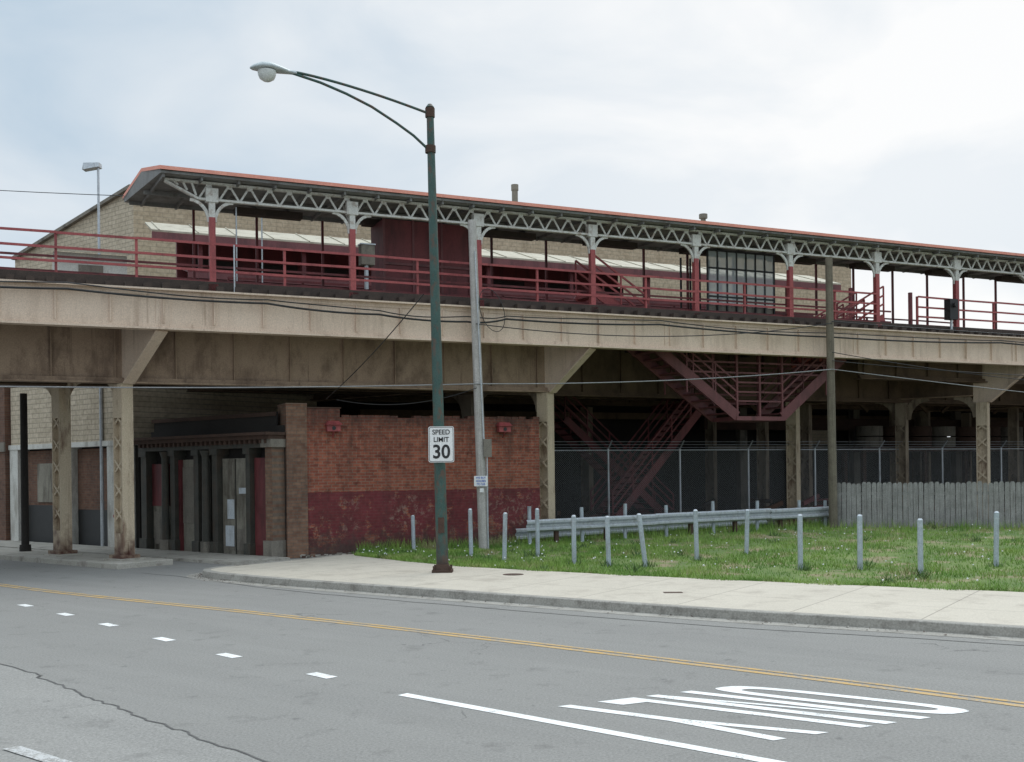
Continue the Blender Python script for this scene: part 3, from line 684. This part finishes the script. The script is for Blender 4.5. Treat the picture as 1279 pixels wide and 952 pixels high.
b.box(Fs,13,24,-.15,7,0,6.3,'brickbrown'); b.box(Fs,12.95,24.1,-.22,-.15,6.0,6.45,'stone'); b.box(Fs,12.98,24,-.2,-.15,2.9,3.2,'stone')
for t in (13.8,16.4,19): b.box(Fs,t,t+1.4,-.19,-.15,.9,2.6,'dark'); b.box(Fs,t-.1,t+1.5,-.21,-.15,.78,.9,'stone'); b.box(Fs,t+.1,t+1.2,-.19,-.15,3.8,5.2,'dark')
b.done('walls',bb)
b=MB(); b.box(V,6,75,13,13.3,0,3.1,'dark'); b.box(V,6,75,13,13.3,4.0,6.0,'dark')
gaps=[(29.2,30.6),(37.6,39.2)]; s=6
for g0,g1 in gaps+[(75,75)]: b.box(V,s,g0,13,13.3,3.1,4.0,'dark'); s=g1
b.done('shade_backdrop')  # added backdrop; its near-black colour stands in for shade under the deck
b=MB()
for z_,o_ in ((5.2,6),(4.9,8.5),(4.2,11.5)): b.beam(V(8,o_,z_),V(50,o_,z_),.2,.25,'brown_under')
for s_ in (24,27,30,33,36,40): b.box(V,s_,s_+.35,11,11.3,0,5.9,'stone')
b.beam(V(22,10.8,3.9),V(50,10.8,3.9),.3,.5,'rusty'); b.beam(V(22,10.5,2.9),V(50,10.5,2.9),.15,.2,'stone')
for s_ in (20.5,23.2,26,29.2,32,35): b.beam(V(s_,8,5.8),V(s_+2,8,4.3),.08,.12,'brown_under'); b.beam(V(s_+2,8,5.8),V(s_,8,4.3),.08,.12,'brown_under')
b.done('pipe_rack')
e=empty('stacked_drums'); b=MB()
for i in range(7):
    p=V(29+i*1.35,9.0,0)
    for zz in (2.9,3.35): b.cyl(p+Vector((0,0,zz)),p+Vector((0,0,zz+.4)),.55,.55,'stone' if i%3==0 else 'rusty',14)
b.box(V,28,38.5,8.3,9.8,2.7,2.88,'rusty')
for s_ in (28.2,31.5,35,38.2): b.box(V,s_-.08,s_+.08,8.4,8.56,0,2.7,'rusty'); b.box(V,s_-.08,s_+.08,9.5,9.66,0,2.7,'rusty')
b.done('drums',e)
b=MB()
for i in range(90):
    p=V(12+rnd()*24,3+rnd()*5,.05+rnd()*.8); q=p+Vector((random.uniform(-1.4,1.4),random.uniform(-1,1),random.uniform(-.3,.3))); b.beam(p,q,.1,.14,random.choice(['rusty','plank','stone','darkwood','maroon']))
b.done('scrap_pile')
e=empty('ticket_booth'); b=MB(); p=V(9.9,5.3,0)
def BO(x,y,z): return p+U*x+Nn*y+Vector((0,0,z))
b.box(BO,.1,1.9,0,1.6,0,1.55,'maroon'); b.box(BO,.35,1.0,-.02,0,.6,1.35,'whitewall'); b.box(BO,1.2,1.7,-.02,0,.1,1.4,'stairred')
b.add([BO(-.1,-.2,1.55),BO(2.1,-.2,1.55),BO(2.1,1.8,1.55),BO(-.1,1.8,1.55),BO(1,-.2,2.0),BO(1,1.8,2.0)],[(0,4,5,3),(4,1,2,5),(0,1,4),(3,5,2),(0,3,2,1)],'stairred'); b.done('body',e)

# ------------------------------------------------------------------ brick station house
sh=empty('brick_station_house')
def B(s,o,z): return Vector((-5.55,26.7,0))+U*s+Nn*o+Vector((0,0,z))
b=MB(); b.box(B,.50,6.95,0,.3,0,3.50,'brickred'); b.box(B,6.65,6.949,.3,4,0,3.50,'brickred'); b.box(B,.502,1.35,.002,.298,3.501,3.72,'brickred')
s=1.4
while s<6.9:
    if rnd()<.7: b.box(B,s,s+.2,.01+rnd()*.02,.27,3.501,3.501+random.choice((.05,.06,.065)),'brickred')
    s+=.215
b.done('front_wall',sh)
b=MB(); b.box(B,-.02,.498,-.03,.34,0,3.80,'bricktan'); b.box(B,-.02,.498,.34,.9,0,3.80,'bricktanW'); b.done('corner_pilaster',sh)
b=MB(); b.box(B,.50,1.38,-.02,.32,3.721,3.75,'rusty'); b.box(B,-.03,.505,-.04,.91,3.801,3.84,'bricktan'); b.done('coping',sh)
b=MB(); b.add([B(.3,.3,3.4),B(6.9,.3,3.4),B(6.9,5,3.4),Fs(5.6,.6,3.4)],[(0,1,2,3)],'dark'); b.done('roof',sh)
b=MB()
for s_ in (1.15,5.85):
    b.box(B,s_-.17,s_+.17,-.16,0,3.14,3.30,'red'); b.hexa([B(s_-.21,-.22,3.30),B(s_+.21,-.22,3.30),B(s_+.21,0,3.30),B(s_-.21,0,3.30),B(s_-.14,-.12,3.40),B(s_+.14,-.12,3.40),B(s_+.14,0,3.40),B(s_-.14,0,3.40)],'red'); b.cyl(B(s_,-.17,3.22),B(s_,-.162,3.22),.05,.05,'black')
    b.beam(B(s_,-.01,3.0),B(s_,-.15,3.14),.03,.03,'red')
b.done('wall_lights',sh)
b=MB()
for i in range(220):
    p=B(.3+rnd()*6.4,-.05-rnd()**2*.6,.02); r=.02+rnd()*.06
    b.hexa([p+Vector((random.uniform(.6,1)*sx*r,random.uniform(.6,1)*sy*r,zz*r)) for zz in (0,1) for sx,sy in ((-1,-1),(1,-1),(1,1),(-1,1))],random.choice(['concrete','rusty','bricktan','stone']))
b.done('rubble')
b=MB()
b.box(Fs,0,5.7,.35,.5,0,3.3,'dark')
b.box(Fs,-.02,.30,-.10,.35,0,.45,'stone'); b.box(Fs,.0,.26,-.04,.35,.45,2.75,'bricktanW'); b.box(Fs,-.06,.34,-.12,.35,2.75,2.95,'stone')
def pil(t,w,k='darkgreen'):
    b.box(Fs,t-w/2-.05,t+w/2+.05,-.05,.34,0,.35,k); b.box(Fs,t-w/2,t+w/2,.0,.34,.35,2.6,k); b.box(Fs,t-w/2-.05,t+w/2+.05,-.05,.34,2.6,2.75,k)
def rcol(t):
    p=Fs(t,-.02,0); b.cyl(p+Vector((0,0,.35)),p+Vector((0,0,2.55)),.11,.09,'darkgreen',14); b.cyl(p,p+Vector((0,0,.35)),.16,.16,'stone',8); b.cyl(p+Vector((0,0,2.55)),p+Vector((0,0,2.72)),.09,.15,'darkgreen',14)
pil(1.0,.16); pil(2.35,.22); rcol(2.7); pil(3.15,.2); pil(4.2,.2); rcol(4.5); pil(5.55,.25)
b.box(Fs,.3,.88,.12,.3,.02,2.5,'maroon'); b.box(Fs,.40,.78,.10,.12,.3,1.1,'maroon'); b.box(Fs,.40,.78,.10,.12,1.25,2.3,'maroon')
b.box(Fs,1.1,2.2,.14,.3,0,2.5,'panel')
for t in (1.16,1.72): 
    b.box(Fs,t,t+.45,.12,.14,1.55,2.4,'panel'); b.box(Fs,t,t+.45,.12,.14,.15,.7,'stone')
b.box(Fs,1.64,1.66,.11,.139,0.05,2.48,'darkgreen')
b.box(Fs,1.70,1.98,.11,.119,.95,1.45,'paper'); b.box(Fs,1.70,2.05,.10,.109,.25,.78,'paper'); b.box(Fs,1.2,1.5,.11,.119,1.6,1.75,'paper')
b.box(Fs,3.3,4.1,.2,.3,0,2.5,'panel'); b.box(Fs,3.42,3.98,.17,.2,.8,2.3,'stone')
b.box(Fs,2.8,3.05,.2,.3,0,2.5,'darkgreen'); b.box(Fs,4.0,4.1,.12,.2,0,2.5,'maroon')
b.box(Fs,4.62,5.4,.2,.3,0,1.25,'panel'); b.box(Fs,4.62,5.4,.17,.3,1.25,2.4,'maroon'); b.box(Fs,4.7,5.3,.15,.17,.2,1.1,'stone')
b.box(Fs,.0,5.75,-.03,.35,2.751,2.95,'darkgreen'); b.box(Fs,-.05,5.8,-.18,.35,2.95,3.05,'rusty'); b.box(Fs,-.1,5.9,-.30,.35,3.05,3.12,'rusty')
t=.1
while t<5.7: b.box(Fs,t,t+.08,-.14,-.03,2.85,2.949,'rusty'); t+=.2
b.box(Fs,.4,5.7,.45,.5,3.12,3.65,'dark'); b.box(Fs,.4,5.75,.40,.44,3.55,3.65,'rusty')
b.done('facade',sh)
b=MB()
for i in range(6):
    b.beam(Fs(.8+i*.8,.7,3.15),Fs(1.6+i*.8,.7,3.6),.06,.06,'rusty'); b.beam(Fs(1.6+i*.8,.75,3.15),Fs(.8+i*.8,.75,3.6),.06,.06,'rusty')
b.done('roof_lattice',sh)

# ------------------------------------------------------------------ street lamp
sl=empty('street_lamp')
b=MB(); base=Vector((-1.39,21.3,.12)); top=Vector((-1.53,21.3,9.28))
b.cyl(base,base.lerp(top,.5),.120,.100,'lampgreen',12); b.cyl(base.lerp(top,.5),top,.100,.070,'lampgreen',12); b.cyl(top,top+Vector((0,0,.06)),.085,.04,'lampgreen',12)
b.done('pole',sl)
b=MB(); b.box(lambda x,y,z:base+Vector((x,y,z)),-.2,.2,-.2,.2,0,.05,'rusty'); b.hexa([base+Vector(q) for q in ((-.15,-.15,.05),(.15,-.15,.05),(.15,.15,.05),(-.15,.15,.05),(-.12,-.12,.16),(.12,-.12,.16),(.12,.12,.16),(-.12,.12,.16))],'rusty')
for sx in (-1,1):
    for sy in (-1,1): b.cyl(base+Vector((sx*.16,sy*.16,.05)),base+Vector((sx*.16,sy*.16,.13)),.025,.025,'rusty',6)
b.box(lambda x,y,z:Vector((-1.4,21.3,.9))+Vector((x,y,z)),-.06,.06,-.14,-.1,0,.3,'rusty')
b.done('base',sl)
D=Vector((-.9,-.43,0)).normalized()
def A(d,z): return Vector((top.x,top.y,0))+D*d+Vector((0,0,z))
b=MB()
up=[A(.05+2.75*t,9.16+.42*(1-(1-t)**1.5)) for t in [i/12 for i in range(13)]]
lo=[A(.05,8.45),A(.35,8.68),A(.7,8.88),A(1.2,9.13),A(1.7,9.31),A(2.2,9.45),A(2.8,9.56)]
b.tube(up,.027,'lampgreen',8); b.tube(lo,.027,'lampgreen',8)
b.cyl(A(0,9.08),A(0,9.26),.095,.095,'rusty',12); b.cyl(A(0,8.38),A(0,8.52),.105,.105,'rusty',12)
b.done('arm',sl)
b=MB(); hc=A(3.16,9.53); n=16; side=Vector((-D.y,D.x,0))
prof2=[(-.50,.02,.045,.045),(-.35,.02,.07,.055),(-.2,.03,.13,.08),(0,.04,.18,.11),(.17,.03,.17,.10),(.30,.01,.10,.06),(.36,0,.02,.02)]
vs=[];fs=[]
for (x,zc,rw,rh) in prof2:
    for i in range(n):
        t=2*math.pi*i/n; zz=math.sin(t); vs.append(hc+D*x+side*rw*math.cos(t)+Vector((0,0,zc+(rh*zz if zz>0 else rh*.45*zz))))
for r in range(len(prof2)-1):
    for i in range(n): fs.append((r*n+i,r*n+(i+1)%n,(r+1)*n+(i+1)%n,(r+1)*n+i))
fs+=[tuple(range(n)),tuple(range((len(prof2)-1)*n,len(prof2)*n))]
b.add(vs,fs,'lampgrey',True); b.done('head',sl)
b=MB(); vs=[];fs=[]
for r,(rr,zz) in enumerate([(.16,-.01),(.15,-.09),(.12,-.16),(.06,-.20),(.005,-.21)]):
    for i in range(n): t=2*math.pi*i/n; vs.append(hc+D*(.05+rr*1.1*math.cos(t))+side*rr*math.sin(t)+Vector((0,0,zz)))
for r in range(4):
    for i in range(n): fs.append((r*n+i,r*n+(i+1)%n,(r+1)*n+(i+1)%n,(r+1)*n+i))
b.add(vs,fs,'lens',True); b.done('lens',sl)

# speed limit sign
sg=empty('speed_limit_sign')
def rrect(cx,cz,w,h,r,y,n=5):
    pts=[]
    for (sx,sz,a0) in ((1,1,0),(-1,1,90),(-1,-1,180),(1,-1,270)):
        for i in range(n+1):
            a=R(a0+90*i/n); pts.append(Vector((cx+sx*(w/2-r)+r*math.cos(a),y,cz+sz*(h/2-r)+r*math.sin(a))))
    return pts
def plate(b,pts,t,k):
    n=len(pts); q=[p+Vector((0,t,0)) for p in pts]; b.add(pts+q,[tuple(range(n)),tuple(range(n,2*n))[::-1]]+[(i,n+i,n+(i+1)%n,(i+1)%n) for i in range(n)],k)
sx,sz,sy=-1.375,2.63,21.10
b=MB(); plate(b,rrect(sx,sz,.50,.70,.04,sy),.008,'white'); b.done('plate',sg)
b=MB(); o_=rrect(sx,sz,.475,.675,.035,sy-.002); i_=rrect(sx,sz,.455,.655,.03,sy-.002); nn=len(o_); b.add(o_+i_,[(i,(i+1)%nn,nn+(i+1)%nn,nn+i) for i in range(nn)],'black'); b.done('border',sg)
b=MB(); b.box(G,sx-.1,sx+.1,sy+.01,sy+.1,sz+.2,sz+.24,'galv'); b.box(G,sx-.1,sx+.1,sy+.01,sy+.1,sz-.24,sz-.2,'galv'); b.done('brackets',sg)
def text(t,x,y,z,size,mat,par,off=.006,sxs=1.0,rotz=0):
    cu=bpy.data.curves.new('lettering','FONT'); cu.body=t; cu.size=size; cu.align_x='CENTER'; cu.align_y='CENTER'; cu.offset=off; cu.extrude=.0008
    ob=bpy.data.objects.new('lettering',cu); sc.collection.objects.link(ob); ob.location=(x,y,z); ob.rotation_euler=(R(90),0,rotz); ob.scale=(sxs,1,1); cu.materials.append(M[mat]); ob.parent=par
text('SPEED',sx,sy-.004,sz+.235,.135,'black',sg,.002,.95); text('LIMIT',sx,sy-.004,sz+.09,.135,'black',sg,.002,.95); text('30',sx,sy-.004,sz-.155,.37,'black',sg,.008,.95)

def curvepole(name,p,q,r0,r1,k):
    e=empty(name); b=MB(); b.cyl(p,q,r0,r1,k,12); b.done('shaft',e); return e
e=curvepole('utility_pole',Vector((-.72,27.15,-.1)),Vector((-.93,27.15,8.4)),.135,.10,'polegrey')
b=MB(); b.box(G,-.70,-.50,26.98,27.12,2.45,2.9,'stone'); b.cyl((-.62,27.05,0),(-.62,27.05,2.5),.02,.02,'galv',6); b.cyl((-.70,27.02,2.9),(-.86,27.0,7.6),.018,.018,'galv',6); b.done('meter_box',e)
b=MB(); plate(b,rrect(-.78,1.85,.34,.26,.02,26.97),.006,'white'); b.done('notice',e)
for i,t in enumerate(('WE BUY','HOUSES','773 555')): text(t,-.78,26.965,1.93-.08*i,.075,'blue',e,.001,.9)
b=MB(); plate(b,rrect(-.76,1.62,.10,.10,.01,26.97),.006,'white'); b.done('tag',e)
e=curvepole('utility_pole',Vector((9.42,31.75,0)),Vector((9.38,31.75,8.25)),.135,.105,'polebrown')

def wire(name,p,q,sag,r=.012,k='black',n=24):
    b=MB(); p=Vector(p);q=Vector(q); b.tube([p.lerp(q,i/n)-Vector((0,0,sag*4*(i/n)*(1-i/n))) for i in range(n+1)],r,k,5); b.done(name)
PL=Vector((-.85,27.0,4.28)); PR=Vector((9.4,31.6,4.95))
wire('overhead_cable',(-14,20.5,3.95),PL,.10,.015,'cable'); wire('overhead_cable',PL,PR,.12,.015,'cable'); wire('overhead_cable',PR,(22,34.0,3.7),.05,.012,'cable'); wire('overhead_cable',PR+Vector((0,0,.25)),(24,36,4.9),.2,.012)
wire('overhead_cable',PR+Vector((0,0,.5)),(24,36,4.5),.3,.012)
wire('overhead_cable',PR+Vector((0,0,1.4)),(24,33,5.6),.1,.014)
wire('overhead_cable',PL+Vector((0,0,1.5)),PR+Vector((0,0,1.35)),.35,.013)
wire('overhead_cable',(-40,30,13.6),V(-.2,3,9.05),.6,.010)
wire('overhead_cable',(-1.7,21.3,5.6),(-4.5,26.3,3.9),.1,.011)
wire('overhead_cable',PL+Vector((0,0,-.1)),(-4.3,26.6,3.9),.25,.010)
b=MB()
pts=[]
sp=[(-14,6.16),(-6,6.14),(-2,6.14),(2.3,6.05),(5,5.93),(7.3,5.86),(8.4,5.98),(13,6.05),(19,5.95),(26,6.05),(34,6.0),(45,6.05)]
for (a_,za),(c_,zc) in zip(sp[:-1],sp[1:]):
    for i in range(8):
        t=i/8; pts.append(V(a_+(c_-a_)*t,-.19,za+(zc-za)*t-.05*4*t*(1-t)))
b.tube(pts,.026,'black',6); b.tube([p+Vector((0,0,.10+.03*math.sin(i*.5)))-Nn*.02 for i,p in enumerate(pts)],.015,'black',5)
b.done('overhead_cable')
b=MB(); c=Vector((-.45,26.9,6.1)); b.tube([c+Vector((.32*math.cos(t),0,.5*math.sin(t)-.2*math.cos(t))) for t in [i/20*6.283 for i in range(21)]],.009,'black',5); b.done('overhead_cable')

e=empty('floodlight_mast'); b=MB(); p=V(-.78,7.9,0)
b.cyl(p,p+Vector((0,0,11.0)),.06,.035,'galv',8); b.done('mast',e)
b=MB(); q=p+Vector((-.14,0,11.0)); b.hexa([q+Vector(v_) for v_ in ((-.28,-.12,-.1),(.2,-.12,-.02),(.2,.15,-.02),(-.28,.15,-.1),(-.25,-.1,.1),(.2,-.1,.1),(.2,.12,.1),(-.25,.12,.1))],'galv'); b.done('head',e)
b=MB(); e=empty('signal_post'); p=Vector((-12.9,28.6,0)); b.cyl(p,p+Vector((0,0,4.3)),.10,.09,'dark',10); b.cyl(p,p+Vector((0,0,.3)),.16,.14,'dark',10); b.done('shaft',e)

def tree(x,y,h,cr):
    e=empty('tree'); b=MB(); b.cyl((x,y,-.1),(x,y,h*.5),.2,.12,'bark',8)
    cl=[]
    for i in range(9):
        t=rnd()*6.28; c_=Vector((x+math.cos(t)*cr*.6*rnd(),y+math.sin(t)*cr*.6*rnd(),h*(.5+.45*rnd()))); cl.append(c_); b.cyl((x,y,h*.4),c_,.07,.02,'bark',5)
    b.done('trunk',e)
    vs2=[];fs2=[]
    for c_ in cl:
        for i in range(420):
            d=Vector((random.gauss(0,1),random.gauss(0,1),random.gauss(0,1))).normalized()*cr*.45*rnd()**.4
            q=c_+d; a_=Vector((random.gauss(0,1),random.gauss(0,1),random.gauss(0,1))).normalized()*.13; o2=a_.orthogonal().normalized()*.09
            k_=len(vs2); vs2+=[q-a_,q+o2,q+a_,q-o2]; fs2.append((k_,k_+1,k_+2,k_+3))
    b=MB(); b.add(vs2,fs2,'foliage'); b.done('crown',e)
tree(27,60,6,3); tree(33,64,6.5,3.2); tree(-48,62,7,3.5)

# ------------------------------------------------------------------ sky & light
w=bpy.data.worlds.new('World'); sc.world=w; w.use_nodes=True; nt=w.node_tree; nt.nodes.clear()
out=N(nt,'ShaderNodeOutputWorld'); sky=N(nt,'ShaderNodeTexSky',sky_type='NISHITA'); sky.sun_disc=False
EL,AZ=R(55),R(35)
sky.sun_elevation=EL; sky.sun_rotation=AZ
bg1=N(nt,'ShaderNodeBackground'); bg1.inputs[1].default_value=.09; nt.links.new(sky.outputs[0],bg1.inputs[0])
tc=N(nt,'ShaderNodeTexCoord'); mp=N(nt,'ShaderNodeMapping'); mp.inputs['Scale'].default_value=(1,1,2.4); mp.inputs['Location'].default_value=(.3,.1,.35); nt.links.new(tc.outputs['Generated'],mp.inputs[0])
n1=noise(nt,mp.outputs[0],3.0,6,.5,.4)
d=N(nt,'ShaderNodeVectorMath',operation='DOT_PRODUCT'); nt.links.new(tc.outputs['Generated'],d.inputs[0]); d.inputs[1].default_value=Vector((.30,.88,.36)).normalized()
glow=ramp(nt,d.outputs['Value'],.86,.99)
cf=math_(nt,'ADD',math_(nt,'MULTIPLY',ramp(nt,n1,.40,.66),.55),math_(nt,'MULTIPLY',glow,.7),clamp=True)
col=mix(nt,cf,(.55,.67,.78),(1.03,1.03,1.02))
sep=N(nt,'ShaderNodeSeparateXYZ'); nt.links.new(tc.outputs['Generated'],sep.inputs[0])
st_=math_(nt,'ADD',1.0,math_(nt,'MULTIPLY',ramp(nt,sep.outputs[2],.40,.9),1.5))
bg2=N(nt,'ShaderNodeBackground'); nt.links.new(col,bg2.inputs[0]); nt.links.new(st_,bg2.inputs[1])
mx=N(nt,'ShaderNodeMixShader'); mx.inputs[0].default_value=.92; nt.links.new(bg1.outputs[0],mx.inputs[1]); nt.links.new(bg2.outputs[0],mx.inputs[2]); nt.links.new(mx.outputs[0],out.inputs[0])
sd=bpy.data.lights.new('sun','SUN'); sd.energy=1.1; sd.angle=R(30); sd.color=(1,.96,.9); so=bpy.data.objects.new('sun',sd); sc.collection.objects.link(so)
dirv=Vector((math.sin(AZ)*math.cos(EL),math.cos(AZ)*math.cos(EL),math.sin(EL))); so.rotation_euler=dirv.to_track_quat('Z','Y').to_euler(); so.location=(0,0,40)

cam=bpy.data.cameras.new('camera'); co=bpy.data.objects.new('camera',cam); sc.collection.objects.link(co); sc.camera=co
co.location=(0,0,2.1); co.rotation_euler=(R(90),R(.7),0); cam.sensor_width=36; cam.lens=38.0; cam.shift_y=112/1279; cam.clip_end=3000; cam.clip_start=.1
sc.view_settings.view_transform='Standard'; sc.view_settings.look='None'; sc.view_settings.exposure=0
